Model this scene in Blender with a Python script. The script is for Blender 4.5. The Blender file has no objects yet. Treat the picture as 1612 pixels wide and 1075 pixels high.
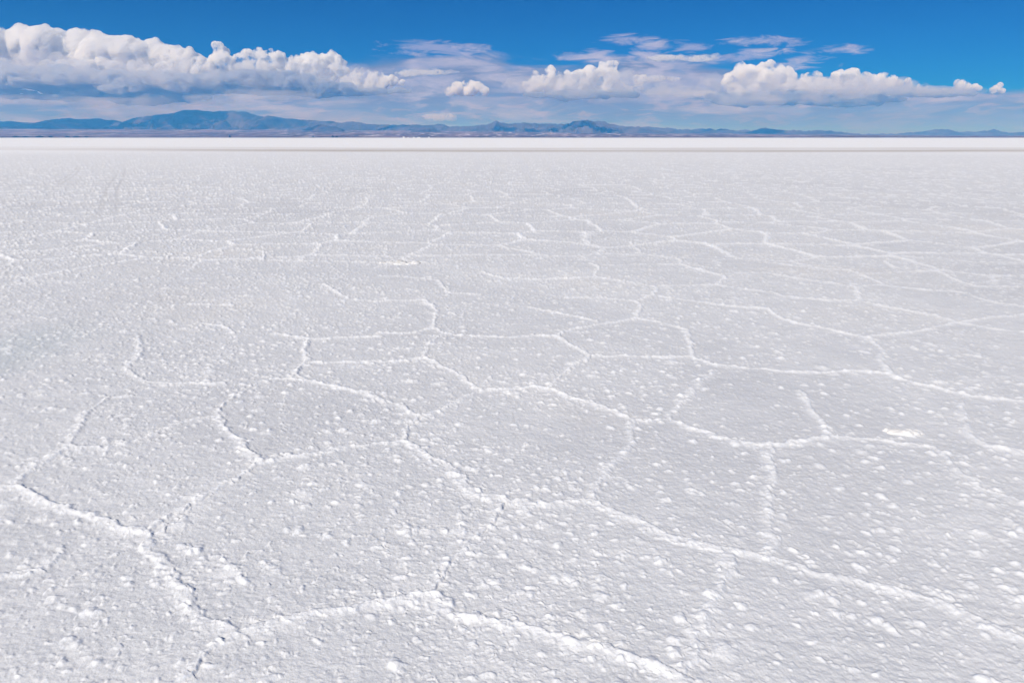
import bpy, bmesh, math, random
import numpy as np
from mathutils import Vector, Matrix

S = bpy.context.scene
C = S.collection
F = 1075.0                                   # focal length in photo pixels (24 mm lens)
P = math.atan(320.8 / 1075)                  # camera pitch below the horizon
H = 1.7                                      # eye height, metres
CP, SP = math.cos(P), math.sin(P)
SUN_EL, SUN_AZ = 43.0, 212.0                 # sun behind the viewer's left shoulder


def at(px, py, Y):
    """point on the sight line of a photo pixel, Y metres ahead"""
    x, y = (px - 806) / F, (537.5 - py) / F
    d = Vector((x, CP + y * SP, -SP + y * CP))
    return Vector((0, 0, H)) + d * (Y / d.y)


def on_ground(px, py):
    x, y = (px - 806) / F, (537.5 - py) / F
    d = Vector((x, CP + y * SP, -SP + y * CP))
    return Vector((0, 0, H)) + d * (-H / d.z)


def tag(o, label=None, cat=None, group=None, kind=None):
    for k, v in (('label', label), ('category', cat), ('group', group), ('kind', kind)):
        if v:
            o[k] = v
    return o


# ------------------------------------------------------------------ noise in numpy
def _mix(n):
    n = n & 0xffffffff
    n = ((n ^ (n >> 13)) * 1274126177) & 0xffffffff
    n = ((n ^ (n >> 16)) * 2246822519) & 0xffffffff
    return ((n ^ (n >> 15)) & 0xffffff) / float(0x1000000)


def h2(i, j, s=0):
    return _mix(i * 374761393 + j * 668265263 + s * 1274126177)


def h3(i, j, k, s=0):
    return _mix(i * 374761393 + j * 668265263 + k * 2147483647 + s * 1274126177)


def vn2(x, y, s=0):
    i, j = np.floor(x).astype(np.int64), np.floor(y).astype(np.int64)
    u, v = x - i, y - j
    u, v = u * u * u * (u * (u * 6 - 15) + 10), v * v * v * (v * (v * 6 - 15) + 10)
    a, b = h2(i, j, s), h2(i + 1, j, s)
    c, d = h2(i, j + 1, s), h2(i + 1, j + 1, s)
    return (a + (b - a) * u) * (1 - v) + (c + (d - c) * u) * v


def fbm2(x, y, n=4, s=0):
    t, a, w = 0, .5, 0
    for k in range(n):
        t = t + a * vn2(x * 2 ** k + 17.3 * k, y * 2 ** k - 9.1 * k, s + k)
        w += a
        a *= .5
    return t / w


def worley3(p, s=0):
    ip = np.floor(p).astype(np.int64)
    best = np.full(len(p), 9.0)
    for a in (-1, 0, 1):
        for b in (-1, 0, 1):
            for c in (-1, 0, 1):
                i, j, k = ip[:, 0] + a, ip[:, 1] + b, ip[:, 2] + c
                q = np.stack([i + h3(i, j, k, s), j + h3(i, j, k, s + 7), k + h3(i, j, k, s + 13)], 1) - p
                best = np.minimum(best, (q * q).sum(1))
    return np.sqrt(best)


def bumps(x, y, cell, keep, r0, r1, z0, z1, s):
    """domes of dried salt, at most one to a cell; returns height"""
    gx, gy = x / cell, y / cell
    i0, j0 = np.floor(gx).astype(np.int64), np.floor(gy).astype(np.int64)
    out = np.zeros_like(x)
    for a in (-1, 0, 1):
        for b in (-1, 0, 1):
            i, j = i0 + a, j0 + b
            on = h2(i, j, s + 3) < keep
            dx, dy = gx - i - h2(i, j, s), gy - j - h2(i, j, s + 1)
            q = h2(i, j, s + 2)
            st = .75 + .5 * h2(i, j, s + 5)
            r = (r0 + (r1 - r0) * q * q) / cell
            t = 1 - (dx * dx * st + dy * dy / st) / (r * r)
            hgt = z0 + (z1 - z0) * q * (.5 + .5 * h2(i, j, s + 4))
            out = np.maximum(out, np.where(on & (t > 0), hgt * np.clip(t, 0, 1) ** 1.6, 0))
    return out


# ------------------------------------------------------------------ materials
def mat(name):
    m = bpy.data.materials.new(name)
    m.use_nodes = True
    b = m.node_tree.nodes['Principled BSDF']
    b.inputs['Roughness'].default_value = .9
    b.inputs['Specular IOR Level'].default_value = .2
    return m, m.node_tree, b


class N:
    """small helper for node trees"""
    def __init__(self, tree):
        self.t = tree

    def new(self, kind, **kw):
        n = self.t.nodes.new(kind)
        for k, v in kw.items():
            setattr(n, k, v)
        return n

    def put(self, sock, v):
        if hasattr(v, 'is_linked') or hasattr(v, 'links'):
            self.t.links.new(v, sock)
        elif isinstance(v, (tuple, list)) and len(v) == 3 and sock.type == 'RGBA':
            sock.default_value = (*v, 1)
        else:
            sock.default_value = v

    def math(self, op, a, b=0.0, c=0.0, clamp=False):
        n = self.new('ShaderNodeMath', operation=op, use_clamp=clamp)
        for s, v in zip(n.inputs, (a, b, c)):
            self.put(s, v)
        return n.outputs[0]

    def mix(self, f, a, b):
        n = self.new('ShaderNodeMix', data_type='RGBA')
        self.put(n.inputs[0], f)
        self.put(n.inputs[6], a)
        self.put(n.inputs[7], b)
        return n.outputs[2]

    def ramp(self, v, lo, hi, a=0.0, b=1.0):
        n = self.new('ShaderNodeMapRange', interpolation_type='SMOOTHSTEP')
        for k, q in enumerate((v, lo, hi, a, b)):
            self.put(n.inputs[k], q)
        return n.outputs[0]

    def noise(self, vec, scale, detail=4, rough=.5, dist=0.0):
        n = self.new('ShaderNodeTexNoise')
        self.put(n.inputs['Vector'], vec)
        n.inputs['Scale'].default_value = scale
        n.inputs['Detail'].default_value = detail
        n.inputs['Roughness'].default_value = rough
        n.inputs['Distortion'].default_value = dist
        return n.outputs[0]

    def scaled(self, vec, sx, sy, sz, off=(0, 0, 0)):
        n = self.new('ShaderNodeMapping')
        self.put(n.inputs[0], vec)
        n.inputs[1].default_value = off
        n.inputs[3].default_value = (sx, sy, sz)
        return n.outputs[0]

    def vec(self, x, y, z=0.0):
        n = self.new('ShaderNodeCombineXYZ')
        for s, v in zip(n.inputs, (x, y, z)):
            self.put(s, v)
        return n.outputs[0]


# ------------------------------------------------------------------ camera, sun, sky
cam = bpy.data.cameras.new('camera')
cam.lens, cam.sensor_width = 24, 36
cam.clip_start, cam.clip_end = .05, 300000
co = bpy.data.objects.new('camera', cam)
C.objects.link(co)
co.location = (0, 0, H)
co.rotation_euler = (math.pi / 2 - P, 0, 0)
S.camera = co

el, az = math.radians(SUN_EL), math.radians(SUN_AZ)
sun_dir = Vector((math.sin(az) * math.cos(el), math.cos(az) * math.cos(el), math.sin(el)))
sl = bpy.data.lights.new('sun', 'SUN')
sl.energy, sl.angle, sl.color = 4.3, math.radians(.5), (1, .945, .86)
so = bpy.data.objects.new('sun', sl)
C.objects.link(so)
so.rotation_euler = sun_dir.to_track_quat('Z', 'Y').to_euler()

S.view_settings.view_transform = 'Standard'
S.view_settings.look = 'None'
S.view_settings.exposure = -.09
S.view_settings.gamma = 1
S.cycles.max_bounces = 20
S.cycles.volume_bounces = 16
S.cycles.use_denoising = True

world = bpy.data.worlds.new('World')
S.world = world
world.use_nodes = True


def uv(px, py):
    d = at(px, py, 1000) - Vector((0, 0, H))
    return d.x / d.y, d.z / math.hypot(d.x, d.y)


def build_sky():
    n = N(world.node_tree)
    bg = world.node_tree.nodes['Background']
    sky = n.new('ShaderNodeTexSky', sky_type='NISHITA', sun_disc=False)
    sky.sun_elevation, sky.sun_rotation = el, az
    sky.altitude, sky.air_density, sky.dust_density, sky.ozone_density = 3660, 1.0, .2, 2.5
    hs = n.new('ShaderNodeHueSaturation')
    hs.inputs['Saturation'].default_value = 2.9
    hs.inputs['Value'].default_value = .85
    n.put(hs.inputs['Color'], sky.outputs[0])
    tint = n.new('ShaderNodeMix', data_type='RGBA', blend_type='MULTIPLY')
    tint.inputs[0].default_value = 1
    n.put(tint.inputs[6], hs.outputs[0])
    tint.inputs[7].default_value = (.36, .51, .78, 1)
    STR = .09
    tc = n.new('ShaderNodeTexCoord')
    sep = n.new('ShaderNodeSeparateXYZ')
    n.put(sep.inputs[0], tc.outputs['Generated'])
    x, y, z = sep.outputs
    az_ = n.math('ARCTAN2', x, y)
    hyp = n.math('SQRT', n.math('ADD', n.math('MULTIPLY', x, x), n.math('MULTIPLY', y, y)))
    v = n.math('ARCTAN2', z, hyp)
    A = lambda px, py: math.atan(uv(px, py)[0])
    E = lambda px, py: math.atan(uv(px, py)[1])
    # height of the top edge of the pale cloud sheet, by azimuth
    fc = n.new('ShaderNodeFloatCurve')
    pts = [(0, 120), (350, 112), (470, 94), (560, 90), (680, 84), (770, 82), (830, 98), (900, 98), (960, 88), (1040, 88), (1120, 92),
           (1190, 100), (1250, 118), (1400, 128), (1500, 138), (1560, 134), (1612, 134)]
    cu = fc.mapping.curves[0]
    U = lambda a: a / 2.4 + .5
    Vv = lambda e: e / .2
    vals = [(U(A(p, q)), Vv(E(p, q))) for p, q in pts]
    cu.points[0].location = (0, vals[0][1])
    cu.points[1].location = (1, vals[-1][1])
    for p in vals:
        cu.points.new(*p)
    fc.mapping.update()
    n.put(fc.inputs['Value'], n.math('ADD', n.math('DIVIDE', az_, 2.4), .5))
    top = n.math('MULTIPLY', fc.outputs[0], .2)
    dv = n.vec(az_, v, 0.0)
    streak = n.noise(n.scaled(dv, 7, 42, 1), 1.0, 6, .58, .6)
    puff = n.noise(n.scaled(dv, 14, 46, 1, (3, 1, 0)), 1.0, 7, .6, .3)
    fine = n.noise(n.scaled(dv, 24, 110, 1, (7, 2, 0)), 1.0, 7, .62, .8)
    # sheet cover: below its top edge, ragged by noise
    edge = n.math('ADD', n.math('SUBTRACT', top, v), n.math('MULTIPLY', n.math('SUBTRACT', streak, .5), .05))
    cover = n.ramp(edge, -.003, .012)
    gap = n.ramp(n.math('ADD', puff, n.math('MULTIPLY', edge, 2.0)), .40, .56)
    cover = n.math('MULTIPLY', cover, n.math('ADD', n.math('MULTIPLY', gap, n.ramp(v, E(806, 150), E(806, 110), .08, .34)), n.ramp(v, E(806, 150), E(806, 110), .92, .66)))
    # colours of the sheet (radiance; divided by the strength below)
    lin = lambda r, g, b: tuple(((c / 255) / 12.92 if c < 11 else ((c / 255 + .055) / 1.055) ** 2.4) * K for c in (r, g, b))
    K = 2 ** .12 / STR * .93
    lav, pale, pink, blue, dark = lin(154, 155, 187), lin(184, 180, 205), lin(203, 186, 198), lin(122, 131, 172), lin(119, 125, 163)
    col = n.mix(n.ramp(puff, .42, .66), lav, pale)
    col = n.mix(n.ramp(streak, .58, .42), col, dark)
    lowmask = n.ramp(v, E(806, 160), E(806, 195))
    col = n.mix(n.math('MULTIPLY', n.math('MULTIPLY', lowmask, n.ramp(az_, A(900, 190), A(1350, 190), .15, 1.0)), n.ramp(streak, .62, .40)), col, blue)
    pk = n.math('MULTIPLY', n.ramp(fine, .50, .66), n.ramp(v, E(806, 140), E(806, 172)))
    col = n.mix(n.math('MULTIPLY', pk, .45), col, pink)
    low = n.mix(n.math('MULTIPLY', n.ramp(v, E(806, 172), E(806, 196)), n.ramp(az_, A(900, 190), A(1350, 190), .12, .6)), col, blue)
    base = n.mix(cover, tint.outputs[2], low)

    # long thin wisps above the sheet
    def gauss(px, py, rx, ry):
        a = n.math('DIVIDE', n.math('SUBTRACT', az_, A(px, py)), rx / 1150)
        e = n.math('DIVIDE', n.math('SUBTRACT', v, E(px, py)), ry / 1110)
        return n.math('SUBTRACT', 1.0, n.math('ADD', n.math('MULTIPLY', a, a), n.math('MULTIPLY', e, e)))
    w = None
    for g in ((660, 74, 62, 12), (738, 77, 40, 9), (700, 84, 60, 8), (640, 84, 30, 6), (990, 64, 46, 9), (1040, 72, 50, 9), (930, 88, 60, 10), (1090, 75, 40, 8),
              (1190, 66, 60, 8), (1240, 68, 45, 7), (1200, 82, 50, 8), (1325, 78, 58, 7), (1270, 93, 40, 5), (1250, 104, 60, 7), (1010, 88, 60, 7), (1130, 92, 70, 7)):
        q = n.math('MAXIMUM', gauss(*g), -3.0)
        w = q if w is None else n.math('MAXIMUM', w, q)
    wf = n.math('ADD', n.math('MULTIPLY', w, .45), n.math('MULTIPLY', n.math('SUBTRACT', fine, .5), 2.2))
    wisp = n.math('MULTIPLY', n.ramp(wf, .02, .6), .68)
    wcol = n.mix(n.ramp(puff, .40, .62), lin(170, 168, 204), lin(212, 201, 216))
    final = n.mix(wisp, base, wcol)
    n.put(bg.inputs[0], final)
    bg.inputs[1].default_value = STR


build_sky()

# ------------------------------------------------------------------ the salt flat: one sheet to the horizon
LINES = """0,768 40,772 75,786 120,805 160,818 200,833 235,836;a
235,836 235,855 232,868 260,885 268,910 290,935 320,970 345,985 372,997;A
235,836 262,820 300,800 335,780 365,762 395,745 412,730;c
412,730 455,722 520,712 560,705 620,697 645,698;a
412,730 395,712 380,695 355,672 340,658;a
340,658 350,640 375,622 395,607 430,598 460,598;c
250,685 180,705 110,705 60,730 20,765;f
340,658 300,664 250,685;f
460,598 490,602 530,610 575,620 610,632 640,643 665,655;a
665,655 650,672 645,690 645,698;c
645,698 665,715 700,730 715,745 735,765 760,780 800,790 840,795 880,790 930,790;A
930,790 975,810 1010,825 1060,845 1130,862 1200,870 1260,890 1300,905 1360,915 1430,927 1480,940 1540,965 1620,1003;A
930,790 935,770 955,745 985,715 1000,690 1000,662;f
665,655 700,640 740,622 760,612;f
760,612 800,610 840,606 870,608;a
870,608 895,622 930,633 965,645 1000,660;a
1000,660 1050,660 1090,675 1140,690 1190,700 1225,702 1270,697 1310,690 1370,693 1440,702 1470,705;a
1470,705 1497,735 1540,770 1625,800;f
760,612 740,600 715,585 690,575 672,560;c
672,560 680,540 700,527;f
700,527 740,530 800,532 850,530 875,532;a
875,532 900,545 930,560;a
930,560 980,560 1040,562 1085,560;a
930,560 915,572 895,585 870,605;c
1085,560 1120,575 1150,578 1200,583 1240,586 1300,588 1340,585 1390,588;a
1390,588 1430,600 1480,612 1530,623 1625,631;a
875,532 890,523 940,512 1005,501;a
1005,501 1050,510 1085,520 1090,540 1085,560;a
1005,501 1008,480 1000,475;a
838,484 868,490 916,501 942,508;a
894,466 950,469 1000,474;a
1000,474 1030,465 1037,455;a
1037,468 1083,475 1158,484 1208,486;a
1208,486 1233,503 1278,513 1322,521 1370,533 1392,552 1389,571 1398,587;a
1364,530 1405,524 1449,519 1494,508;f
1354,475 1405,484 1465,494 1506,506 1570,516 1625,522;a
1135,449 1176,457 1214,462 1240,468 1303,473 1354,473;a
1100,425 1135,433 1163,431 1205,430 1259,440 1322,449 1351,454 1354,470;a
1360,451 1386,449 1449,456 1510,459 1560,475 1625,484;a
1189,409 1233,416 1290,423 1338,425 1376,441 1392,448;a
1392,410 1408,421 1475,426 1510,441 1538,449 1625,450;a
1400,403 1481,408 1525,413 1625,413;a
927,415 942,421 941,436;a
760,428 793,436 838,438 894,437 941,436;a
941,436 976,443 1013,449 1035,454;a
1035,453 1076,451 1130,449 1143,436;a
950,419 1072,417 1098,425 1135,434;f
994,380 1009,400 1072,410 1072,417;a
600,434 667,438 693,441 700,451 708,460 756,462;a
600,473 667,471 685,480 689,495 687,512 680,516;a
600,523 650,523 680,516 712,529;a
0,395 141,393 182,397 231,395 272,400;a
272,400 249,413 298,417;c
372,391 417,395 415,408 521,410 600,412;a
513,449 551,471 600,473;a
275,480 324,477 365,480;a
316,508 353,512 372,523;a
439,523 487,532 480,547 484,570 467,585 460,598;a
487,532 540,530 600,529;a
201,573 208,588 227,601 260,606 350,605;A
223,529 220,562 203,577;f
484,570 551,570 640,568 672,562;a
141,657 179,629 208,625;c
110,705 141,657;f
372,997 410,985 450,975 500,968 560,962 600,950 640,935 685,928;A
685,928 700,905 715,880 745,855 770,830 790,795;c
685,928 710,950 740,965 790,985 850,1000 900,1012 960,1030 1010,1048 1060,1068 1100,1090;A
372,997 350,1010 320,1035 295,1060 260,1095;c
1260,618 1277,647 1296,668 1310,690;a
1513,631 1520,683 1556,701 1625,712;f
1214,705 1214,768 1216,835 1205,868;f
1143,868 1147,902 1128,950 1095,990 1060,1066;f
0,903 57,891 95,870;f
1121,583 1099,603 1058,648 1050,660;f
590,421 640,409 690,414;f
1494,508 1540,500 1625,494;f"""
KIND = {'a': (.024, .010), 'A': (.028, .0095), 'c': (.023, .0085), 'f': (.027, .0085)}


def salt_flat():
    # polar sheet round the viewer: dense ahead, coarse behind, rows to the horizon
    half = math.radians(70)
    NC = 2240
    ang = np.concatenate([np.linspace(-half, half, NC), np.linspace(half, 2 * math.pi - half, 420)[1:-1]])
    NR = 1120
    rr = np.concatenate([[.02, .25], np.linspace(.4, 1.545, 130), 1 / np.linspace(1 / 1.55, 1 / 110., NR), 110 * (60000 / 110) ** (np.arange(1, 90) / 89)])
    nc, nr = len(ang), len(rr)
    R, T = np.meshgrid(rr, ang, indexing='ij')
    X, Y = R * np.sin(T), R * np.cos(T)
    x, y = X.ravel(), Y.ravel()
    near = (R.ravel() < 112)
    xn, yn = x[near], y[near]
    rn = R.ravel()[near]
    # polygons: the traced ridges close by, a random cell pattern for the rest
    ridge = np.zeros((nr, nc))
    shade = np.zeros((nr, nc))
    wx = (fbm2(x * 3.1, y * 3.1, 3, 31) - .5) * .07 + (fbm2(x * 13, y * 13, 3, 33) - .5) * .055
    wy = (fbm2(x * 3.1 + 50, y * 3.1, 3, 41) - .5) * .07 + (fbm2(x * 13 + 50, y * 13, 3, 43) - .5) * .055
    WX, WY = (x + wx).reshape(nr, nc), (y + wy).reshape(nr, nc)
    lump = (.30 + .75 * fbm2(x * 5, y * 5, 2, 51) + .65 * fbm2(x * 24, y * 24, 2, 57)).reshape(nr, nc)
    irr = 1 / rr
    for ln in LINES.split('\n'):
        pts, k = ln.strip().split(';')
        wid, hgt = KIND[k]
        q = [on_ground(*map(float, p.split(','))) for p in pts.split()]
        for a, b in zip(q, q[1:]):
            m = .35 + wid * 2
            c0 = np.array([a.x, a.y]); c1 = np.array([b.x, b.y])
            ra, rb = math.hypot(*c0), math.hypot(*c1)
            r_lo, r_hi = min(ra, rb) - m, max(ra, rb) + m
            i0, i1 = np.searchsorted(rr, r_lo), np.searchsorted(rr, r_hi) + 1
            ta, tb = math.atan2(*c0), math.atan2(*c1)
            dm = m / max(.5, min(ra, rb))
            j0 = int(np.clip((min(ta, tb) - dm + half) / (2 * half) * (NC - 1), 0, NC - 1))
            j1 = int(np.clip((max(ta, tb) + dm + half) / (2 * half) * (NC - 1), 0, NC - 1)) + 1
            sx, sy = WX[i0:i1, j0:j1], WY[i0:i1, j0:j1]
            d = c1 - c0
            L = np.hypot(*d)
            t = ((sx - c0[0]) * d[0] + (sy - c0[1]) * d[1]) / (L * L)
            tt = np.clip(t, 0, 1)
            ex, ey = sx - c0[0] - tt * d[0], sy - c0[1] - tt * d[1]
            dist = np.hypot(ex, ey)
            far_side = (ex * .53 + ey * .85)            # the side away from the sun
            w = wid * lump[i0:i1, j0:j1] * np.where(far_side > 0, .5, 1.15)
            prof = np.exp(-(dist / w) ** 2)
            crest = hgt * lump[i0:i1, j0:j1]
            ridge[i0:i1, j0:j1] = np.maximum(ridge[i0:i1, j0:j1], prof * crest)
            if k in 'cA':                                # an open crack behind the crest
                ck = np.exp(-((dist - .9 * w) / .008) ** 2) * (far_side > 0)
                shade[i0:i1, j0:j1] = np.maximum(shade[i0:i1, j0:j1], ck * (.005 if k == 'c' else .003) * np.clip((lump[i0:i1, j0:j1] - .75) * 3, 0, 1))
    lump = lump.ravel()
    # random polygons farther out and at the sides
    inside = (np.abs(x) < (y * .80 + .2)) & (y > 0)
    m_out = np.where(inside, np.clip((np.hypot(x, y) - 9.5) / 2.5, 0, 1), 1.0)
    gx, gy = (x + wx * 1.6) / 1.45, (y + wy * 1.6) / 1.45
    i0, j0 = np.floor(gx).astype(np.int64), np.floor(gy).astype(np.int64)
    f1 = np.full(len(x), 9.); f2 = f1.copy()
    for a in (-1, 0, 1):
        for b in (-1, 0, 1):
            i, j = i0 + a, j0 + b
            dd = np.hypot(i + .15 + .7 * h2(i, j, 61) - gx, j + .15 + .7 * h2(i, j, 62) - gy)
            f2 = np.where(dd < f1, f1, np.minimum(f2, dd))
            f1 = np.minimum(f1, dd)
    e = (f2 - f1) * 1.45 * .6
    vis = np.clip((fbm2(x * .7, y * .7, 2, 71) - .2) * 5, .7, 1)
    outer = np.exp(-(e / (.040 * (.5 + .5 * lump))) ** 2) * .0170 * (.55 + .45 * lump) * m_out * vis
    rg = np.maximum(ridge.ravel(), outer)
    # crust of small domes
    clus = fbm2(xn * 1.3, yn * 1.3, 4, 81)
    dens = np.clip(.42 + (clus - .5) * 1.5, .16, .85) + .25 * np.exp(-((rg[near] - .004) / .004) ** 2)
    jx, jy = (fbm2(xn * 30, yn * 30, 2, 91) - .5) * .035, (fbm2(xn * 30, yn * 30 + 40, 2, 95) - .5) * .035
    bx, by = xn + jx, yn + jy
    b1 = bumps(bx, by, .078, dens, .013, .037, .004, .016, 101)
    b2 = bumps(bx, by, .034, np.clip(dens * 1.5, .35, .9), .006, .016, .0015, .0055, 111)
    b3 = bumps(bx, by, .22, dens * .45, .03, .075, .005, .015, 121)
    b4 = bumps(bx, by, .061, dens * .9, .010, .028, .003, .010, 131)
    bb = .80 * (np.maximum(np.maximum(b1, b4), b2) + .75 * b3)
    # wheel marks, gentle swells
    g1 = (fbm2(xn * 14, yn * 14, 4, 141) - .5) * .005
    g2 = (fbm2(xn * 52, yn * 60, 3, 151) - .5) * .0048 + (fbm2(xn * 11, yn * 18, 2, 155) - .5) * .0035
    g3 = (fbm2(xn * .5, yn * .5, 3, 161) - .5) * .05
    z = np.zeros_like(x)
    fade = np.clip(1.15 - rn / 110, 0, 1)
    track = np.zeros_like(xn)
    for pa, pb, gw in (((184, 266), (178, 335), .16), ((118, 264), (80, 302), .10)):
        a, b = on_ground(*pa), on_ground(*pb)
        dx, dy = b.x - a.x, b.y - a.y
        L = math.hypot(dx, dy)
        s_ = ((xn - a.x) * dx + (yn - a.y) * dy) / L
        o_ = ((xn - a.x) * dy - (yn - a.y) * dx) / L + (fbm2(xn * .05, yn * .05, 2, 171) - .5) * .5
        run = np.clip((s_ + 6) / 8, 0, 1) * np.clip((L + 2 - s_) / 10, 0, 1)
        for k in (-1, 1):
            track = np.maximum(track, np.exp(-((o_ - k * gw) / .055) ** 4) * run)
    rough = 1 - .8 * track
    rgn = rg[near]
    beads = bumps(bx, by, .050, .85, .012, .034, .004, .013, 181) * np.clip(rgn / .005, 0, 1) ** .7
    rgn = (rgn * .84 + beads * .55) * (1 + .05 * np.clip(rn - 4, 0, 8))
    grow = 1 + .085 * np.clip(rn - 5, 0, 22)              # the crust stands higher away from the trodden edge
    zn = (((bb * (1 - .35 * np.clip(rg[near] / .012, 0, 1)) + g1) * rough) * grow + rgn + g2 + g3 - shade.ravel()[near] - .006 * track) * fade
    z[near] = zn
    crust = np.zeros_like(x)
    crust[near] = np.clip(bb / .007, 0, 1) * .85 * rough + np.clip(rgn / .008, 0, 1) * (.78 + .25 * np.clip(rn / 8 - .5, 0, 1))
    crack = np.zeros_like(x)
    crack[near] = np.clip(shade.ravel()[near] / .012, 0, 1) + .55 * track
    V = np.stack([x, y, z], 1).astype(np.float32)
    idx = np.arange(nr * nc).reshape(nr, nc)
    a = idx[:-1]; b = idx[1:]
    q = np.stack([a, b, np.roll(b, -1, 1), np.roll(a, -1, 1)], 2).reshape(-1, 4)[:, ::-1]
    cap = idx[0][::-1]
    me = bpy.data.meshes.new('salt_flat')
    me.vertices.add(len(V)); me.vertices.foreach_set('co', V.ravel())
    me.loops.add(q.size); me.loops.foreach_set('vertex_index', q.astype(np.int32).ravel())
    me.polygons.add(len(q)); me.polygons.foreach_set('loop_start', np.arange(0, q.size, 4, dtype=np.int32))
    me.polygons.foreach_set('loop_total', np.full(len(q), 4, np.int32))
    me.polygons.foreach_set('use_smooth', np.ones(len(q), bool))
    me.update(calc_edges=True)
    for nm, arr in (('crust', crust), ('crack', crack)):
        at_ = me.attributes.new(nm, 'FLOAT', 'POINT')
        at_.data.foreach_set('value', np.clip(arr, 0, 1).astype(np.float32))
    o = bpy.data.objects.new('salt_flat', me)
    C.objects.link(o)
    tag(o, 'white salt flat cracked into raised polygons, reaching to the shore', kind='structure')
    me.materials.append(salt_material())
    # the height under a point, for the lumps that sit on it
    def height(px, py):
        p = on_ground(px, py)
        k = np.argmin((xn - p.x) ** 2 + (yn - p.y) ** 2)
        return Vector((p.x, p.y, zn[k]))
    return o, height


def salt_material():
    m, t, b = mat('salt_crust')
    n = N(t)
    geo = n.new('ShaderNodeNewGeometry').outputs['Position']
    cr = n.new('ShaderNodeAttribute', attribute_name='crust').outputs['Fac']
    ck = n.new('ShaderNodeAttribute', attribute_name='crack').outputs['Fac']
    sep = n.new('ShaderNodeSeparateXYZ')
    n.put(sep.inputs[0], geo)
    x, y, z = sep.outputs
    flat = n.vec(x, y, 0.0)
    big = n.noise(flat, .35, 4, .55)
    med = n.noise(flat, 3.5, 5, .6)
    fin = n.noise(flat, 45, 5, .7)
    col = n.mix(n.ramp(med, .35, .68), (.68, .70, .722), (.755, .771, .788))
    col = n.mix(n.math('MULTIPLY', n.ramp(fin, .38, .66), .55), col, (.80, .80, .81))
    col = n.mix(n.math('MULTIPLY', n.ramp(big, .52, .72), .35), col, (.80, .775, .735))
    wet = n.noise(n.scaled(geo, 1, 1, 0, (31, 7, 0)), .22, 5, .6)
    col = n.mix(n.math('MULTIPLY', n.ramp(wet, .50, .68), .45), col, (.60, .615, .645))
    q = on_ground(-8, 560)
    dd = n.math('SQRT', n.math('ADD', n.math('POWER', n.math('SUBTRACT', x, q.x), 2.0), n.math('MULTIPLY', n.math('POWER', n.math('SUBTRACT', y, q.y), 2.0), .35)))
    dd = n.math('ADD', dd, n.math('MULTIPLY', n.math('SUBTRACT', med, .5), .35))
    col = n.mix(n.ramp(dd, .80, .15, 0.0, .42), col, (.50, .57, .61))  # bluish shade at the left edge, painted into the salt colour
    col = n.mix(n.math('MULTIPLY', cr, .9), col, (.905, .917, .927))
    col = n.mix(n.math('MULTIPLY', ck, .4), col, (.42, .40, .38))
    # the open flat beyond the rough crust grows whiter with distance
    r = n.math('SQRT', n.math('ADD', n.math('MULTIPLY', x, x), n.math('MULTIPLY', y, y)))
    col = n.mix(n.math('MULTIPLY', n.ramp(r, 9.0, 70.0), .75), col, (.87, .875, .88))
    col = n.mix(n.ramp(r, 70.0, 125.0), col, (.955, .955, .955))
    # tan strip lying across the flat
    nb = n.noise(n.scaled(geo, .012, .03, .05), 1.0, 6, .62)
    yy = n.math('ADD', y, n.math('MULTIPLY', n.math('SUBTRACT', nb, .5), 26.0))
    yy = n.math('SUBTRACT', yy, n.ramp(x, -10.0, -80.0, 0.0, 14.0))
    band = n.math('MULTIPLY', n.ramp(yy, 82.0, 89.0), n.ramp(yy, 135.0, 112.0))
    core = n.math('MULTIPLY', n.ramp(yy, 86.0, 91.0), n.ramp(yy, 104.0, 95.0))
    vary = n.math('MULTIPLY', n.ramp(n.noise(n.scaled(geo, .03, .3, .1), 1.0, 5, .6), .3, .65, .25, 1.0), n.ramp(x, -85.0, -25.0, .35, 1.0))
    col = n.mix(n.math('MULTIPLY', n.math('MULTIPLY', band, vary), .75), col, (.65, .62, .59))
    col = n.mix(n.math('MULTIPLY', n.math('MULTIPLY', core, vary), .62), col, (.47, .41, .365))
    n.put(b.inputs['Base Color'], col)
    b.inputs['Roughness'].default_value = .85
    bp = n.new('ShaderNodeBump')
    bp.inputs['Distance'].default_value = .004
    bp.inputs['Strength'].default_value = .55
    n.put(bp.inputs['Height'], n.noise(flat, 110, 4, .65))
    bp2 = n.new('ShaderNodeBump')
    bp2.inputs['Distance'].default_value = .02
    n.put(bp2.inputs['Strength'], n.ramp(r, 4.0, 16.0, 0.0, .8))
    n.put(bp2.inputs['Height'], n.noise(flat, 14, 3, .6))
    n.put(bp2.inputs['Normal'], bp.outputs[0])
    n.put(b.inputs['Normal'], bp2.outputs[0])
    return m


flat_obj, ground_at = salt_flat()

# ------------------------------------------------------------------ far land: plain, mountains
def land_material(name, a, bcol, pale, pale_lo, scale, stretch=1.0):
    m, t, b = mat(name)
    n = N(t)
    geo = n.new('ShaderNodeNewGeometry').outputs['Position']
    g = n.scaled(geo, 1, stretch, 1)
    k = n.noise(g, scale, 7, .62)
    f = n.noise(g, scale * 5, 6, .65)
    col = n.mix(n.ramp(k, .35, .65), a, bcol)
    col = n.mix(n.math('MULTIPLY', n.ramp(f, pale_lo, pale_lo + .14), .8), col, pale)
    n.put(b.inputs['Base Color'], col)
    b.inputs['Roughness'].default_value = .95
    return m


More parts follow.
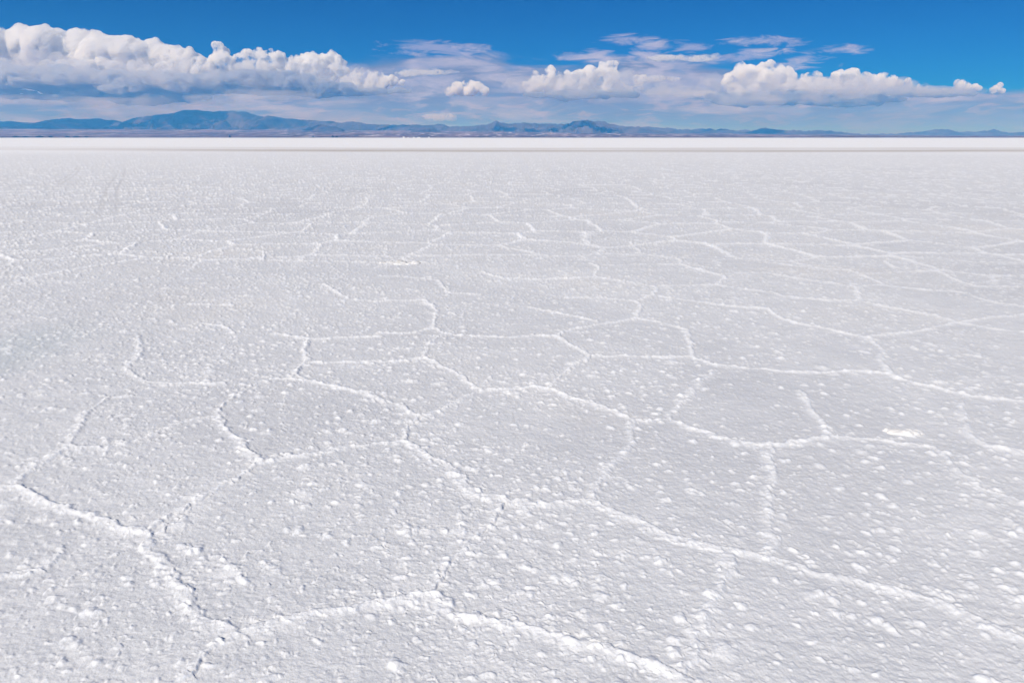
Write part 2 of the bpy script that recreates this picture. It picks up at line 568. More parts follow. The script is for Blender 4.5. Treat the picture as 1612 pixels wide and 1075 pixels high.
def grid_mesh(name, V, nr, nc, material, smooth=True):
    q = [(r * nc + c, r * nc + c + 1, (r + 1) * nc + c + 1, (r + 1) * nc + c) for r in range(nr - 1) for c in range(nc - 1)]
    me = bpy.data.meshes.new(name)
    me.from_pydata(V, [], q)
    me.polygons.foreach_set('use_smooth', [smooth] * len(q))
    me.materials.append(material)
    o = bpy.data.objects.new(name, me)
    C.objects.link(o)
    return o


SHORE = 5600.0


def plain():
    nx, ny = 430, 93
    xs = np.concatenate([[-60000, -45000, -33000, -26000], np.linspace(-21000, 21000, nx - 8), [26000, 33000, 45000, 60000]])
    ts = np.concatenate([np.linspace(0, 1, ny - 3) ** 1.5, [1.6, 2.6, 4.6]])
    Xg, Tg = np.meshgrid(xs, ts)
    shore = SHORE + (fbm2(Xg / 2500, Tg * 0, 4, 5) - .5) * 500
    Yg = shore + Tg * 11500
    rise = np.interp(Xg, [-14000, -6000, -1000, 3000, 8000, 16000], [235, 225, 175, 105, 45, 28])
    Z = rise * (np.minimum(Tg, 1) ** 1.15) + (fbm2(Xg / 1500, Yg / 1500, 5, 9) - .5) * 26 * np.clip(Tg * 6, 0, 1) + np.where(Tg > 0, 1.5 + 2 * np.clip(Tg * 40, 0, 1), -2.0)
    V = np.stack([Xg.ravel(), Yg.ravel(), Z.ravel()], 1).tolist()
    m = land_material('scrub_plain', (.050, .026, .030), (.27, .175, .185), (.85, .80, .82), .52, .0022, .14)
    o = grid_mesh('plain', V, ny, nx, m)
    t = m.node_tree
    n = N(t)
    sp = n.new('ShaderNodeSeparateXYZ')
    n.put(sp.inputs[0], n.new('ShaderNodeNewGeometry').outputs['Position'])
    b = t.nodes['Principled BSDF']
    old = b.inputs['Base Color'].links[0].from_socket
    n.put(b.inputs['Base Color'], n.mix(n.ramp(sp.outputs[1], 6050.0, 5750.0, 0.0, .6), old, (.035, .030, .033)))     # dark scrub along the water line
    tag(o, 'brown scrub plain streaked with pale salt pans beyond the flat', kind='structure')
    return o


plain_obj = plain()
bpy.context.view_layer.update()


def shore_point(px):
    """first dry ground on the far shore in the direction of a photo column"""
    for k in range(60):
        q = at(px, 217.0, SHORE - 400 + k * 15)
        hit, loc, nor, idx = plain_obj.ray_cast((q.x, q.y, 500), (0, 0, -1))
        if hit and loc.z > .6:
            return loc
    return at(px, 217.0, SHORE)

PROFILE = [(-120, 190), (0, 191), (20, 191.5), (40, 193.5), (60, 192), (80, 191), (90, 191), (110, 189.5), (125, 188), (145, 187), (155, 189), (165, 191), (190, 189),
           (215, 186), (235, 185), (245, 181), (255, 179.5), (270, 179.5), (290, 178), (300, 175), (310, 173.3), (320, 174.5), (335, 176.3), (345, 175), (355, 174.5),
           (370, 175.2), (380, 175.4), (386, 178), (395, 181), (405, 183.5), (412, 185.3), (420, 185.5), (430, 185), (440, 183.6), (448, 186), (460, 187), (475, 188.5),
           (490, 189.3), (505, 189.5), (515, 191), (525, 194), (560, 200), (600, 206)]


def mountain(name, label, prof, Y, depth, seed, material, rough=.35, noise=400.0):
    """a range whose crest follows the skyline; slopes cut by gullies"""
    px0, px1 = prof[0][0], prof[-1][0]
    nx = int((px1 - px0) / 1.6) + 2
    ny = 34
    pxs = np.linspace(px0, px1, nx)
    pys = np.interp(pxs, [p[0] for p in prof], [p[1] for p in prof])
    crest = np.array([at(a, b, Y)[:] for a, b in zip(pxs, pys)])
    wob = (fbm2(pxs / 14, pxs * 0 + seed, 3, seed) - .5)
    crest[:, 2] += (wob * 1.3 + (fbm2(pxs / 4.5, pxs * 0, 3, seed + 1) - .5) * 2.2) * Y / F
    V = []
    for k in range(ny):
        v = k / (ny - 1) * 1.5                       # 1.0 is the crest, beyond it the back slope
        yy = Y + (v - 1) * depth + (fbm2(pxs / 40, pxs * 0, 2, seed + 3) - .5) * depth * .5
        xx = crest[:, 0] + 0 * yy
        if v <= 1:
            s = v ** 1.25
        else:
            s = max(0, 1 - (v - 1) * 1.7)
        u = fbm2(xx / noise, yy / (noise * 1.6), 5, seed + 11)
        rid = 1 - np.abs(2 * u - 1)
        cut = rough * (1 - rid) * 3.4 + rough * .5 * (fbm2(xx / (noise * 3), yy / (noise * 3), 3, seed + 17) - .3)
        hh = crest[:, 2] * np.clip(s - cut * np.clip(4 * v * (1 - v), 0, 1) * (v < 1), -.02, 1) - (2 if v in (0,) else 0)
        V.append(np.stack([xx, yy, hh], 1))
    o = grid_mesh(name, np.concatenate(V).tolist(), ny, nx, material)
    tag(o, label, kind='structure')
    return o


rock_a = land_material('dark_rock', (.04, .036, .034), (.14, .105, .095), (.36, .30, .28), .62, .0022)
rock_b = land_material('brown_rock', (.062, .055, .062), (.145, .122, .133), (.30, .27, .29), .63, .0022)
mountain('mountain', 'long broken mountain range, the highest on the left skyline', PROFILE, 15500, 4200, 3, rock_a, .42, 520)
mountain('mountain', 'low pale range between the broken mountain and the small peak',
         [(455, 204), (475, 200), (500, 196), (520, 193.5), (535, 192.3), (545, 192), (553, 191), (560, 192.5), (575, 194.5), (605, 196), (625, 197), (660, 197), (680, 197), (690, 195.5),
          (698, 197), (705, 199), (720, 201), (750, 206)], 14500, 3000, 23, rock_b, .42, 450)
mountain('mountain', 'pale ridge with a small pointed peak near the middle of the skyline',
         [(690, 206), (710, 200), (730, 199), (745, 198.2), (755, 198.8), (765, 197), (775, 193), (781, 190.5), (788, 193.5), (800, 194.3), (815, 193.6), (835, 194), (850, 194.3), (870, 195.5),
          (900, 199), (940, 205)], 14000, 2800, 37, rock_b, .45, 450)
mountain('mountain', 'rounded double-topped hill right of the pointed peak',
         [(820, 206), (850, 199), (870, 196.5), (885, 196), (893, 195.5), (900, 193), (912, 191), (922, 190), (932, 191.5), (940, 191), (952, 191), (960, 194), (970, 197), (985, 199.5),
          (1000, 200.5), (1020, 203), (1050, 208)], 13600, 2600, 51, rock_b, .45, 420)
mountain('mountain', 'low rolling blue hills between the double hill and the cone',
         [(980, 207), (1000, 201.5), (1010, 200.2), (1018, 200), (1030, 201), (1050, 202), (1075, 204), (1085, 203.5), (1100, 203), (1110, 203.5), (1118, 205.5), (1130, 203.5), (1145, 204),
          (1160, 206), (1170, 204.5), (1180, 207.5), (1200, 211)], 16500, 2400, 67, rock_b, .3, 700)
mountain('mountain', 'small dark cone-shaped hill right of the rolling hills',
         [(1165, 214), (1180, 209), (1190, 205), (1200, 202), (1207, 200.8), (1215, 203), (1225, 205.5), (1245, 206), (1260, 206.4), (1280, 206), (1300, 207.5), (1320, 210), (1345, 213)],
         15800, 1900, 73, rock_a, .3, 600)
mountain('mountain', 'lowest and farthest blue hills at the right end of the skyline',
         [(1270, 214), (1320, 211.5), (1340, 211), (1380, 211.5), (1400, 211.3), (1420, 210), (1440, 209), (1455, 207.5), (1470, 203.5), (1476, 203), (1485, 204.5), (1500, 207), (1510, 206.3),
          (1520, 207.5), (1540, 207), (1548, 205.9), (1555, 206.8), (1558.5, 206.5), (1560, 204.2), (1562.5, 204.4), (1563.5, 207.6), (1572, 210.3), (1580, 209), (1595, 208.8), (1612, 209.5), (1700, 208), (1800, 212)],
         18500, 1900, 89, rock_b, .25, 700)
mountain('hill', 'dark foothill in front of the low pale range',
         [(468, 206), (478, 201.5), (490, 199), (505, 197.2), (515, 198), (528, 200), (540, 204)], 12200, 1100, 97, rock_a, .2, 400)
mountain('hill', 'small dark knoll below the low pale range, left of the peak',
         [(648, 207), (658, 203.5), (668, 201.5), (676, 202), (684, 204), (694, 207)], 12000, 800, 101, rock_a, .2, 400)


# ------------------------------------------------------------------ small things on the salt and on the far shore
def lump_mesh(name, pts, mats, sub=3, jit=.25, seed=0, freq=9.0):
    """one closed irregular mass from overlapping flattened blobs (x, y, z, rx, ry, rz)"""
    bm = bmesh.new()
    for (x, y, z, rx, ry, rz) in pts:
        r = bmesh.ops.create_icosphere(bm, subdivisions=sub, radius=1)
        for v in r['verts']:
            v.co = Vector((x + v.co.x * rx, y + v.co.y * ry, z + v.co.z * rz))
    me = bpy.data.meshes.new(name)
    bm.to_mesh(me); bm.free()
    n = len(me.vertices)
    v = np.empty(n * 3, np.float32); me.vertices.foreach_get('co', v); v = v.reshape(-1, 3).astype(float)
    no = np.empty(n * 3, np.float32); me.vertex_normals.foreach_get('vector', no); no = no.reshape(-1, 3)
    d = fbm2(v[:, 0] * freq + v[:, 2] * freq * .7, v[:, 1] * freq - v[:, 2] * freq * .4, 4, seed) - .5
    v += no * (d * jit)[:, None]
    me.vertices.foreach_set('co', v.astype(np.float32).ravel())
    me.polygons.foreach_set('use_smooth', [True] * len(me.polygons))
    for m in mats:
        me.materials.append(m)
    o = bpy.data.objects.new(name, me)
    C.objects.link(o)
    return o


def heap_material(name, tan):
    m, t, b = mat(name)
    n = N(t)
    g = n.new('ShaderNodeNewGeometry').outputs['Position']
    col = n.mix(n.ramp(n.noise(g, 9, 5, .6), .4, .62), (.84, .84, .835), tan)
    n.put(b.inputs['Base Color'], col)
    bp = n.new('ShaderNodeBump')
    bp.inputs['Distance'].default_value = .006
    n.put(bp.inputs['Height'], n.noise(g, 60, 5, .65))
    n.put(b.inputs['Normal'], bp.outputs[0])
    return m


heap = heap_material('clean_salt', (.84, .83, .81))
stained = heap_material('stained_salt', (.60, .60, .60))
p = ground_at(1425, 684)
o = lump_mesh('salt_mound', [(-.045, 0, 0, .07, .042, .020), (.02, -.01, 0, .065, .042, .027), (.075, .01, 0, .04, .035, .016), (-.09, .02, 0, .035, .025, .012)], [heap], 4, .030, 3, 22)
o.location = p
tag(o, 'smooth bright salt lump lying alone on the crust to the right', 'salt mound')
p = ground_at(632, 413)
o = lump_mesh('salt_slab', [(-.18, 0, 0, .13, .06, .020), (.0, .02, 0, .15, .06, .028), (.16, -.03, 0, .12, .06, .020), (.03, -.08, 0, .17, .05, .012)], [stained], 4, .07, 9, 16)
o.location = p
tag(o, 'heaved slab of stained salt standing up from the distant crust, dark gaps behind', 'salt slab')

leaf_m = land_material('scrub_leaves', (.012, .016, .010), (.030, .034, .020), (.045, .045, .028), .6, .3)
wood_m = land_material('scrub_wood', (.05, .04, .03), (.09, .07, .05), (.1, .08, .06), .6, .4)


def far_tree(px, w, h, label, kind, seed, py=None, group=None):
    """a clump of scrub or a tree on the far shore: trunk and a crown of many leaf sprays"""
    rnd = random.Random(seed)
    base = shore_point(px)
    root = bpy.data.objects.new(kind, None)
    C.objects.link(root)
    root.location = base
    tag(root, label, kind, group)
    bm = bmesh.new()
    bmesh.ops.create_cone(bm, segments=9, radius1=.5, radius2=.2, depth=h * .7, cap_ends=True, matrix=Matrix.Translation((0, 0, h * .35 - .4)))
    me = bpy.data.meshes.new('trunk'); bm.to_mesh(me); bm.free(); me.materials.append(wood_m)
    tr = bpy.data.objects.new('trunk', me); C.objects.link(tr); tr.parent = root
    vs, fs = [], []
    for i in range(int(260 + w * 22)):
        t = rnd.uniform(-1, 1)
        top = h * (1 - .55 * t * t) * (.75 + .25 * math.sin(t * 9 + seed))
        c = Vector((t * w / 2, rnd.uniform(-.5, .5) * min(w, h * 2), rnd.uniform(.12, 1) * top))
        d = Vector((rnd.gauss(0, 1), rnd.gauss(0, 1), rnd.gauss(0, 1))).normalized()
        e = d.orthogonal().normalized() * rnd.uniform(.8, 1.5)
        f = d.cross(e).normalized() * rnd.uniform(.9, 1.7)
        k = len(vs)
        vs += [(c - e)[:], (c + f)[:], (c + e)[:], (c - f)[:]]
        fs.append((k, k + 1, k + 2, k + 3))
    me = bpy.data.meshes.new('crown'); me.from_pydata(vs, [], fs); me.materials.append(leaf_m)
    cr = bpy.data.objects.new('crown', me); C.objects.link(cr); cr.parent = root


for i, (px, w, h, lab) in enumerate((
        (25, 42, 7, 'dark scrub clump on the far shore, the outermost of the left-hand row'),
        (40, 38, 6, 'dark scrub clump in the shore row, second from the outer end'),
        (62, 50, 8, 'longest dark thicket in the shore row at the left'),
        (80, 30, 6, 'short dark scrub clump just inside the longest thicket'),
        (106, 36, 6, 'dark scrub clump below the pale streak on the plain'),
        (120, 45, 7, 'broad dark scrub clump near the inner end of the shore row'),
        (136, 30, 5, 'smallest dark scrub clump, at the inner end of the shore row'))):
    far_tree(px, w, h * 1.9, lab, 'shrub', 200 + i, group='dark scrub along the far shore')
for i, (px, w, h, lab) in enumerate((
        (362, 9, 12, 'lone dark round tree on the shore below the broken mountain'),
        (493, 8, 8, 'small lone dark tree on the shore below the dark foothill'),
        (524, 10, 12, 'dark shore tree left of a lower one, below the low pale range'),
        (530, 11, 7, 'low wide dark tree beside the taller shore tree'))):
    far_tree(px, w * 1.5, h * 1.7, lab, 'tree', 300 + i, group='lone dark trees on the far shore')

white_wall, _, bw = mat('white_plaster')
bw.inputs['Base Color'].default_value = (.82, .81, .79, 1)
roof_m, _, br = mat('tin_roof')
br.inputs['Base Color'].default_value = (.55, .56, .58, 1)
br.inputs['Roughness'].default_value = .5
dark_m, _, bd = mat('dark_opening')
bd.inputs['Base Color'].default_value = (.03, .03, .035, 1)


def box(bm, x0, x1, y0, y1, z0, z1):
    v = [bm.verts.new(c) for c in ((x0, y0, z0), (x1, y0, z0), (x1, y1, z0), (x0, y1, z0), (x0, y0, z1), (x1, y0, z1), (x1, y1, z1), (x0, y1, z1))]
    for f in ((0, 3, 2, 1), (4, 5, 6, 7), (0, 1, 5, 4), (1, 2, 6, 5), (2, 3, 7, 6), (3, 0, 4, 7)):
        bm.faces.new([v[i] for i in f])


def house(px, w, d, h, label, seed):
    base = at(px, 217, SHORE - 80)
    base.z = 0
    root = bpy.data.objects.new('house', None)
    C.objects.link(root)
    root.location = base
    tag(root, label, 'house', 'white houses on the far shore')

    def part(name, fill, m, parent=root):
        bm = bmesh.new(); fill(bm)
        me = bpy.data.meshes.new(name); bm.to_mesh(me); bm.free(); me.materials.append(m)
        o = bpy.data.objects.new(name, me); C.objects.link(o); o.parent = parent
        return o
    part('wall', lambda bm: box(bm, -w / 2, w / 2, -d / 2, d / 2, -.5, h), white_wall)

    def roof(bm):
        e = .4
        r = h * .35
        a = [bm.verts.new(c) for c in ((-w / 2 - e, -d / 2 - e, h), (w / 2 + e, -d / 2 - e, h), (w / 2 + e, d / 2 + e, h), (-w / 2 - e, d / 2 + e, h), (-w / 2 - e, 0, h + r), (w / 2 + e, 0, h + r))]
        for f in ((0, 1, 5, 4), (2, 3, 4, 5), (0, 4, 3), (1, 2, 5), (0, 3, 2, 1)):
            bm.faces.new([a[i] for i in f])
    part('roof', roof, roof_m)
    part('door', lambda bm: box(bm, -.6, .6, -d / 2 - .06, -d / 2 + .02, 0, min(2.1, h * .7)), dark_m)
    for k in (-.3, .3):
        part('window', lambda bm: box(bm, w * k - .5, w * k + .5, -d / 2 - .05, -d / 2 + .02, h * .35, h * .7), dark_m)


house(635.6, 13, 8, 6.0, 'tallest white house on the far shore, left end of the hamlet', 1)
house(642.6, 10, 8, 3.4, 'low white house between the tallest house and the long shed', 2)
house(651.5, 14, 8, 4, 'white house in the middle of the hamlet, left of the longest one', 3)
house(659.0, 20, 9, 4, 'longest white shed of the hamlet on the far shore', 4)
house(675.3, 11, 8, 4.6, 'white house standing apart at the right end of the hamlet', 5)


# ------------------------------------------------------------------ clouds: bodies of lit droplets
def ico(sub):
    bm = bmesh.new()
    bmesh.ops.create_icosphere(bm, subdivisions=sub, radius=1)
    v = np.array([q.co[:] for q in bm.verts])
    f = np.array([[q.index for q in t.verts] for t in bm.faces])
    bm.free()
    return v, f


IV, IF = ico(2)


def cloud_material(name, dens, g=.0, noise_scale=0.0, col=(.999, .999, .999), step=.10, cut=.44):
    m = bpy.data.materials.new(name)
    m.use_nodes = True
    t = m.node_tree
    t.nodes.remove(t.nodes['Principled BSDF'])
    n = N(t)
    v = n.new('ShaderNodeVolumePrincipled')
    v.inputs['Color'].default_value = (*col, 1)
    v.inputs['Anisotropy'].default_value = g
    v.inputs['Density'].default_value = dens
    if noise_scale:
        geo = n.new('ShaderNodeTexCoord').outputs['Object']
        k = n.noise(geo, noise_scale, 9, .64)
        n.put(v.inputs['Density'], n.ramp(k, cut, cut + .11, 0.0, dens))
        m.cycles.volume_step_rate = step
    t.links.new(v.outputs[0], t.nodes['Material Output'].inputs['Volume'])
    return m


thick = cloud_material('cumulus', 1 / 42, -.25, .0026, cut=.45)
grey = cloud_material('shade_grey_cloud', 1 / 80, 0, .0036, (.71, .745, .82), cut=.45)  # shade on the dark decks and bases, put into the droplet colour
mottled = cloud_material('shaded_cumulus', 1 / 60, 0, .0040, (.83, .855, .905), cut=.46)  # cumulus copy for the belt, its shade painted in as grey
lavender = cloud_material('lavender_cloud', 1 / 70, 0, .0040, (.70, .74, .83), cut=.46)  # shaded lower cloud, the shade carried by the lavender colour
soft = cloud_material('cream_cloud', 1 / 90, -.25, .0022, step=.04, cut=.39)
thin = cloud_material('faint_cloud', 1 / 1900, -.1, .0016, (.97, .97, .99), step=.06, cut=.45)
veil = cloud_material('thin_cloud', 1 / 1100, -.1, .0016, (.97, .97, .99), step=.06, cut=.45)
streak_m = cloud_material('streak_cloud', 1 / 330, -.2, .0026, step=.06, cut=.45)


def cloud(label, puffs, Y, seed, material=None, base=None, spread=.5, squash=.25, vox=None, kids=9, flat=1.0, name='cloud', rough=1.0, out=(.25, .7)):
    rnd = random.Random(seed)
    m = Y / F
    sph = []
    low = min(at(x, y + r * .8, Y).z for x, y, r in puffs) if base is None else at(806, base, Y).z
    for (x, y, r) in puffs:
        c = at(x, y, Y)
        R = r * m
        c.y += rnd.uniform(-1, 1) * spread * R
        sph.append((c, R))
        for i in range(kids):
            a = rnd.uniform(0, 6.283)
            e = math.asin(rnd.uniform(-.35, 1))
            d = Vector((math.cos(a) * math.cos(e), math.sin(a) * math.cos(e), math.sin(e)))
            R2 = R * (.14 + .52 * rnd.random() ** 1.6)
            c2 = c + d * (R - R2 * rnd.uniform(*out))
            sph.append((c2, R2))
            for j in range(rnd.randint(1, 6)):
                a = rnd.uniform(0, 6.283)
                e = math.asin(rnd.uniform(-.2, 1))
                d2 = Vector((math.cos(a) * math.cos(e), math.sin(a) * math.cos(e), math.sin(e)))
                R3 = R2 * rnd.uniform(.25, .5)
                sph.append((c2 + d2 * (R2 - R3 * .4), R3))
    org = sph[0][0].copy()
    org.z = low
    V = np.concatenate([IV * [r, r * 1.2, r * flat] + np.array((c - org)[:]) for c, r in sph])
    k = len(IV)
    Fc = np.concatenate([IF + k * i for i in range(len(sph))])
    me = bpy.data.meshes.new(name)
    me.from_pydata(V, [], Fc.tolist())
    o = bpy.data.objects.new(name, me)
    C.objects.link(o)
    md = o.modifiers.new('skin', 'REMESH')
    md.mode, md.voxel_size = 'VOXEL', (vox or 1.25 * m)
    dg = bpy.context.evaluated_depsgraph_get()
    m2 = bpy.data.meshes.new_from_object(o.evaluated_get(dg))
    o.modifiers.clear()
    o.data = m2
    bpy.data.meshes.remove(me)
    m2.name = name
    k = len(m2.vertices)
    v = np.empty(k * 3, np.float32); m2.vertices.foreach_get('co', v); v = v.reshape(-1, 3).astype(float)
    no = np.empty(k * 3, np.float32); m2.vertex_normals.foreach_get('vector', no); no = no.reshape(-1, 3)
    s = Y / 22000
    d = np.zeros(k)
    for sc, am in ((700, 70), (330, 30), (150, 18), (75, 10)):
        d += am * rough * s * (.62 - worley3(v / (sc * s), seed))
    v += no * d[:, None]
    lo = v[:, 2] < 0
    v[lo, 2] *= squash
    m2.vertices.foreach_set('co', v.astype(np.float32).ravel())
    m2.polygons.foreach_set('use_smooth', [True] * len(m2.polygons))
    m2.materials.clear()
    m2.materials.append(material or thick)
    o.location = org
    tag(o, label, 'cloud', 'cumulus clouds along the horizon')
    return o


cloud('cumulus with a tall leaning tower, alone above the double-topped hill',
      [(832, 140, 9), (845, 132, 13), (862, 128, 14), (880, 136, 14), (897, 132, 14), (912, 125, 14), (928, 119, 14), (943, 122, 15), (958, 113, 13), (966, 103, 7), (960, 120, 13), (973, 137, 10),
       (988, 143, 8), (930, 137, 13), (868, 141, 10), (905, 141, 10), (950, 140, 11)], 22000, 1, base=150)
cloud('small solitary cumulus puff left of the leaning tower cloud',
      [(708, 145, 7), (720, 139, 9), (735, 136, 10), (750, 138, 9), (762, 144, 7), (740, 144, 9), (727, 146, 7)], 22000, 3, base=151)
cloud('broad bright cumulus head at the left end of the right-hand bank',
      [(1158, 128, 15), (1165, 117, 13), (1180, 120, 16), (1200, 110, 10), (1212, 107, 9), (1200, 122, 17), (1222, 117, 13), (1238, 120, 12), (1185, 138, 14), (1160, 146, 10), (1150, 140, 9), (1212, 135, 14), (1236, 134, 12)], 22000, 2, base=155)
cloud('middle cumulus heads of the right-hand bank, a chain of domes',
      [(1255, 134, 11), (1272, 126, 11), (1285, 124, 11), (1298, 134, 11), (1318, 124, 11), (1333, 119, 9), (1345, 119, 11), (1358, 127, 12), (1335, 135, 12), (1240, 140, 9), (1280, 140, 10), (1312, 142, 10),
       (1372, 132, 11)], 23500, 5, base=150)
cloud('ragged tail of the right-hand bank, thinning to a point',
      [(1372, 126, 10), (1388, 124, 9), (1402, 127, 8), (1395, 135, 9), (1415, 131, 6), (1428, 127, 5), (1432, 135, 5), (1448, 137, 4), (1462, 138, 3)], 24500, 6, base=143)
cloud('tiny round cumulus beyond the ragged tail', [(1507, 136, 7), (1515, 134, 7), (1522, 137, 6), (1534, 138, 4), (1540, 140, 3)], 24500, 7, base=143)
cloud('last small round cumulus at the right end of the sky', [(1562, 143, 5), (1570, 141, 7), (1578, 144, 5)], 24500, 8, base=150)
cloud('narrow cumulus scrap with a flat streak beside the leaning tower', [(1003, 125, 6), (1008, 131, 6), (1013, 123, 5), (1001, 133, 5)], 23000, 9, base=137)

# the left bank, front to back
cloud('upright cumulus column standing out above the left bank',
      [(348, 86, 11), (345, 76, 8), (352, 98, 14), (340, 104, 13), (360, 106, 12), (346, 116, 14)], 25000, 11, base=130)
cloud('cumulus heads right of the upright column in the left bank',
      [(378, 96, 10), (395, 94, 11), (408, 90, 11), (424, 92, 11), (440, 95, 11), (420, 104, 14), (395, 108, 13), (448, 106, 13), (372, 108, 10)], 25000, 12, base=122)
cloud('stepped cumulus heads in the middle of the left bank',
      [(470, 104, 12), (482, 96, 11), (498, 100, 13), (515, 98, 12), (522, 90, 8), (530, 104, 12), (490, 114, 15), (460, 116, 12), (515, 116, 14), (538, 114, 10), (500, 126, 12)], 24000, 13, base=142)
cloud('low cumulus at the right end of the left bank, above the low range',
      [(548, 130, 9), (562, 122, 10), (576, 117, 9), (590, 122, 10), (606, 128, 8), (620, 128, 7), (634, 130, 5), (582, 132, 11), (600, 136, 9), (560, 136, 9)], 23500, 14, base=144)
cloud('huge smooth cream cloud filling the upper left of the sky',
      [(-60, 80, 40), (-10, 78, 34), (35, 76, 32), (80, 76, 30), (125, 80, 30), (165, 88, 30), (205, 86, 26), (240, 90, 24), (270, 98, 24), (295, 102, 22), (312, 110, 20), (60, 100, 30), (150, 104, 28), (230, 108, 24),
       (28, 62, 17), (60, 68, 18), (95, 68, 18), (130, 65, 17), (160, 76, 20), (185, 78, 18), (205, 75, 16), (225, 84, 18), (255, 92, 20), (285, 92, 16), (305, 100, 16), (30, 100, 26), (100, 100, 26), (190, 108, 24), (-10, 105, 26)], 30000, 15, material=soft, base=128, kids=11, rough=.35, out=(.65, 1.0))
cloud('row of small cumulus domes in front of the cream cloud',
      [(10, 104, 10), (30, 101, 9), (52, 106, 9), (75, 108, 10), (100, 106, 10), (120, 104, 10), (140, 104, 11), (165, 104, 11), (185, 108, 11), (210, 112, 11), (232, 114, 11), (255, 112, 12), (275, 108, 13), (290, 112, 12),
       (310, 104, 12), (315, 116, 12), (265, 122, 11), (220, 122, 10)], 26000, 16, base=128)


def soft_body(name, sph, material, vox, disp, seed):
    """closed body from flattened balls (centre, rx, ry, rz)"""
    org = sph[0][0].copy()
    V = np.concatenate([IV * [a, b, c] + np.array((p - org)[:]) for p, a, b, c in sph])
    k = len(IV)
    Fc = np.concatenate([IF + k * i for i in range(len(sph))])
    me = bpy.data.meshes.new(name); me.from_pydata(V, [], Fc.tolist())
    o = bpy.data.objects.new(name, me); C.objects.link(o)
    md = o.modifiers.new('skin', 'REMESH'); md.mode, md.voxel_size = 'VOXEL', vox
    m2 = bpy.data.meshes.new_from_object(o.evaluated_get(bpy.context.evaluated_depsgraph_get()))
    o.modifiers.clear(); o.data = m2; bpy.data.meshes.remove(me)
    m2.name = name
    k = len(m2.vertices)
    v = np.empty(k * 3, np.float32); m2.vertices.foreach_get('co', v); v = v.reshape(-1, 3).astype(float)
    no = np.empty(k * 3, np.float32); m2.vertex_normals.foreach_get('vector', no); no = no.reshape(-1, 3)
    d = np.zeros(k)
    for sc, am in ((800, 1.0), (330, .7), (150, .4)):
        d += disp * am * (.6 - worley3(v * [1, 1, 1.8] / sc, seed))
    v += no * d[:, None]
    m2.vertices.foreach_set('co', v.astype(np.float32).ravel())
    m2.polygons.foreach_set('use_smooth', [True] * len(m2.polygons))
    m2.materials.clear(); m2.materials.append(material)
    o.location = org
    return o


def deck(label, cells, Y, seed, material=None, name='cloud', group='grey cloud decks'):
    """a low grey layer of cloud; cells are (photo x, photo y, half width, half height)"""
    rnd = random.Random(seed)
    m = Y / F
    sph = []
    for (px, py, rx, ry) in cells:
        for i in range(16):
            t = rnd.uniform(-1, 1)
            q = (.25 + .55 * rnd.random() ** 1.6) * (1.1 - .5 * t * t)
            c = at(px + t * rx * .9, py + rnd.uniform(-.75, .45) * ry * (1 - q * .6), Y + rnd.uniform(-1, 1) * 900)
            sph.append((c, rx * m * q * .75, rx * m * q * .6 + 150, ry * m * q))
    o = soft_body(name, sph, material or grey, 30, 110, seed)
    tag(o, label, 'cloud', group)


deck('long dark blue-grey cloud deck under the cream cloud on the left',
     [(-40, 140, 60, 15), (20, 140, 60, 14), (80, 142, 60, 12), (140, 142, 60, 13), (195, 146, 60, 15), (240, 153, 55, 12), (285, 149, 50, 13), (100, 150, 90, 8), (20, 148, 70, 8), (230, 160, 45, 6), (320, 142, 40, 10),
      (60, 130, 60, 10), (150, 130, 60, 10)], 23500, 31)
deck('mottled lavender-grey cloud belt between the cream cloud and the dark deck',
     [(-30, 112, 50, 14), (20, 116, 50, 12), (60, 122, 45, 12), (30, 130, 50, 9), (105, 116, 45, 11), (110, 128, 50, 10), (150, 122, 45, 12), (190, 128, 45, 12), (230, 128, 45, 13), (270, 126, 45, 13), (250, 138, 45, 10),
      (300, 136, 40, 9), (315, 124, 36, 12), (180, 138, 40, 8)], 22600, 36, mottled)
deck('grey cloud deck beneath the upright column and stepped heads',
     [(340, 136, 50, 10), (390, 136, 60, 11), (440, 138, 60, 10), (490, 141, 60, 8), (400, 145, 80, 5), (540, 144, 50, 5)], 23000, 32)
deck('mottled grey cloud belt in front of the stepped heads',
     [(345, 124, 36, 10), (385, 122, 40, 10), (420, 120, 40, 10), (455, 126, 40, 10), (410, 132, 50, 8), (480, 133, 40, 8), (520, 136, 34, 7)], 22300, 37, lavender)
deck('lavender cloud deck under the right-hand bank',
     [(1160, 153, 40, 5), (1210, 152, 60, 7), (1270, 152, 60, 8), (1330, 150, 60, 8), (1390, 148, 60, 8), (1440, 146, 50, 6), (1490, 147, 40, 5), (1300, 160, 110, 6), (1180, 160, 70, 5)], 22600, 33, lavender)
deck('thin dark cloud base under the leaning tower cloud', [(860, 150, 40, 3.5), (910, 151, 50, 4.5), (960, 149, 40, 4), (930, 146, 60, 4)], 21500, 34)
deck('thin grey cloud base below the low cumulus over the low range', [(560, 146, 40, 5), (600, 144, 40, 4), (520, 150, 50, 4)], 22800, 35)


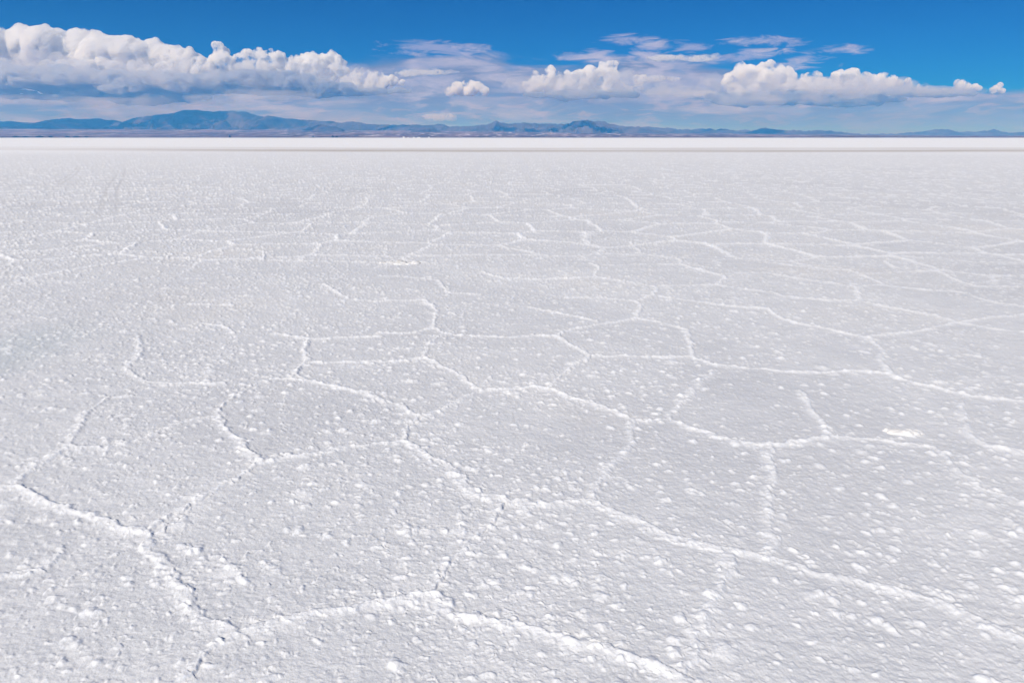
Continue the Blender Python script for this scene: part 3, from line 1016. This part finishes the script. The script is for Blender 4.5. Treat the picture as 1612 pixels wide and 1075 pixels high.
deck('thin torn cloud veil hanging about the left bank', [(30, 112, 90, 26), (140, 116, 90, 26), (250, 118, 80, 24), (350, 116, 80, 26), (440, 116, 70, 24), (520, 118, 60, 20), (590, 132, 60, 12), (60, 158, 90, 9), (180, 162, 90, 9), (300, 158, 80, 9), (420, 152, 80, 8)], 21300, 41, thin, group='thin cloud veils')
deck('thin torn cloud veil hanging about the leaning tower cloud', [(850, 136, 60, 14), (910, 134, 60, 18), (960, 128, 50, 20), (1000, 134, 50, 14), (1050, 146, 60, 8)], 20600, 42, veil, group='thin cloud veils')
deck('thin torn cloud veil hanging about the right-hand bank', [(1170, 134, 60, 22), (1240, 138, 70, 18), (1320, 138, 70, 18), (1400, 138, 70, 14), (1480, 144, 60, 9), (1210, 158, 90, 9)], 20900, 43, veil, group='thin cloud veils')
for (px, py, rx, ry, lab) in ((1078, 92, 52, 3.2, 'long bright lens-shaped streak of cloud above the leaning tower cloud'),
                              (1038, 125, 28, 2.6, 'short bright flat streak beside the leaning tower cloud'),
                              (668, 115, 46, 3.0, 'bright flat streak of cloud above the solitary puff'),
                              (692, 184, 26, 5.0, 'low pinkish puff of cloud just above the small hills'),
                              (1115, 148, 20, 4.5, 'small faint puff between the leaning tower cloud and the right-hand bank')):
    deck(lab, [(px, py, rx, ry), (px - rx * .4, py + ry * .2, rx * .6, ry)], 24000, int(px), streak_m, group='small streaks and puffs of cloud')


# fair-weather clouds higher up, above the frame: the land below them lies in their shade
def high_clouds():
    rnd = random.Random(77)
    sph = []
    for (px, py, Y, rx, ry) in ((40, 195, 15000, 2300, 2400), (180, 192, 15200, 1500, 2300), (290, 190, 15400, 1500, 2200), (350, 190, 16000, 500, 900), (500, 202, 12400, 330, 500), (668, 204, 12000, 250, 350),
                                (785, 200, 13400, 330, 420), (835, 203, 13000, 240, 260), (868, 202, 13000, 150, 200), (905, 197, 13000, 350, 400), (940, 199, 12900, 420, 380), (1207, 206, 15500, 450, 700),
                                (1110, 207, 16200, 500, 500), (610, 199, 14300, 500, 500)):
        g = at(px, py, Y)
        c = g + sun_dir * ((3500 - g.z) / sun_dir.z)
        for i in range(9):
            a, q = rnd.uniform(0, 6.283), math.sqrt(rnd.random())
            sph.append((c + Vector((math.cos(a) * q * rx * .75, math.sin(a) * q * ry * .75, rnd.uniform(0, 120))), rx * rnd.uniform(.25, .5), ry * rnd.uniform(.25, .5), min(rx, 400) * .45))
    o = soft_body('clouds', sph, thick, 90, 60, 5)
    tag(o, 'scattered fair-weather clouds overhead that shade the far hills', kind='stuff')


high_clouds()

# ------------------------------------------------------------------ the air
def haze():
    bm = bmesh.new()
    box(bm, -62000, 62000, -62000, 62000, -3, 760)
    me = bpy.data.meshes.new('haze'); bm.to_mesh(me); bm.free()
    o = bpy.data.objects.new('haze', me); C.objects.link(o)
    m = bpy.data.materials.new('air'); m.use_nodes = True
    t = m.node_tree
    t.nodes.remove(t.nodes['Principled BSDF'])
    v = t.nodes.new('ShaderNodeVolumePrincipled')
    v.inputs['Color'].default_value = (.075, .40, 1.0, 1)
    v.inputs['Absorption Color'].default_value = (1, 1, 1, 1)
    v.inputs['Density'].default_value = 7.5e-5
    t.links.new(v.outputs[0], t.nodes['Material Output'].inputs['Volume'])
    me.materials.append(m)
    tag(o, kind='stuff')


haze()
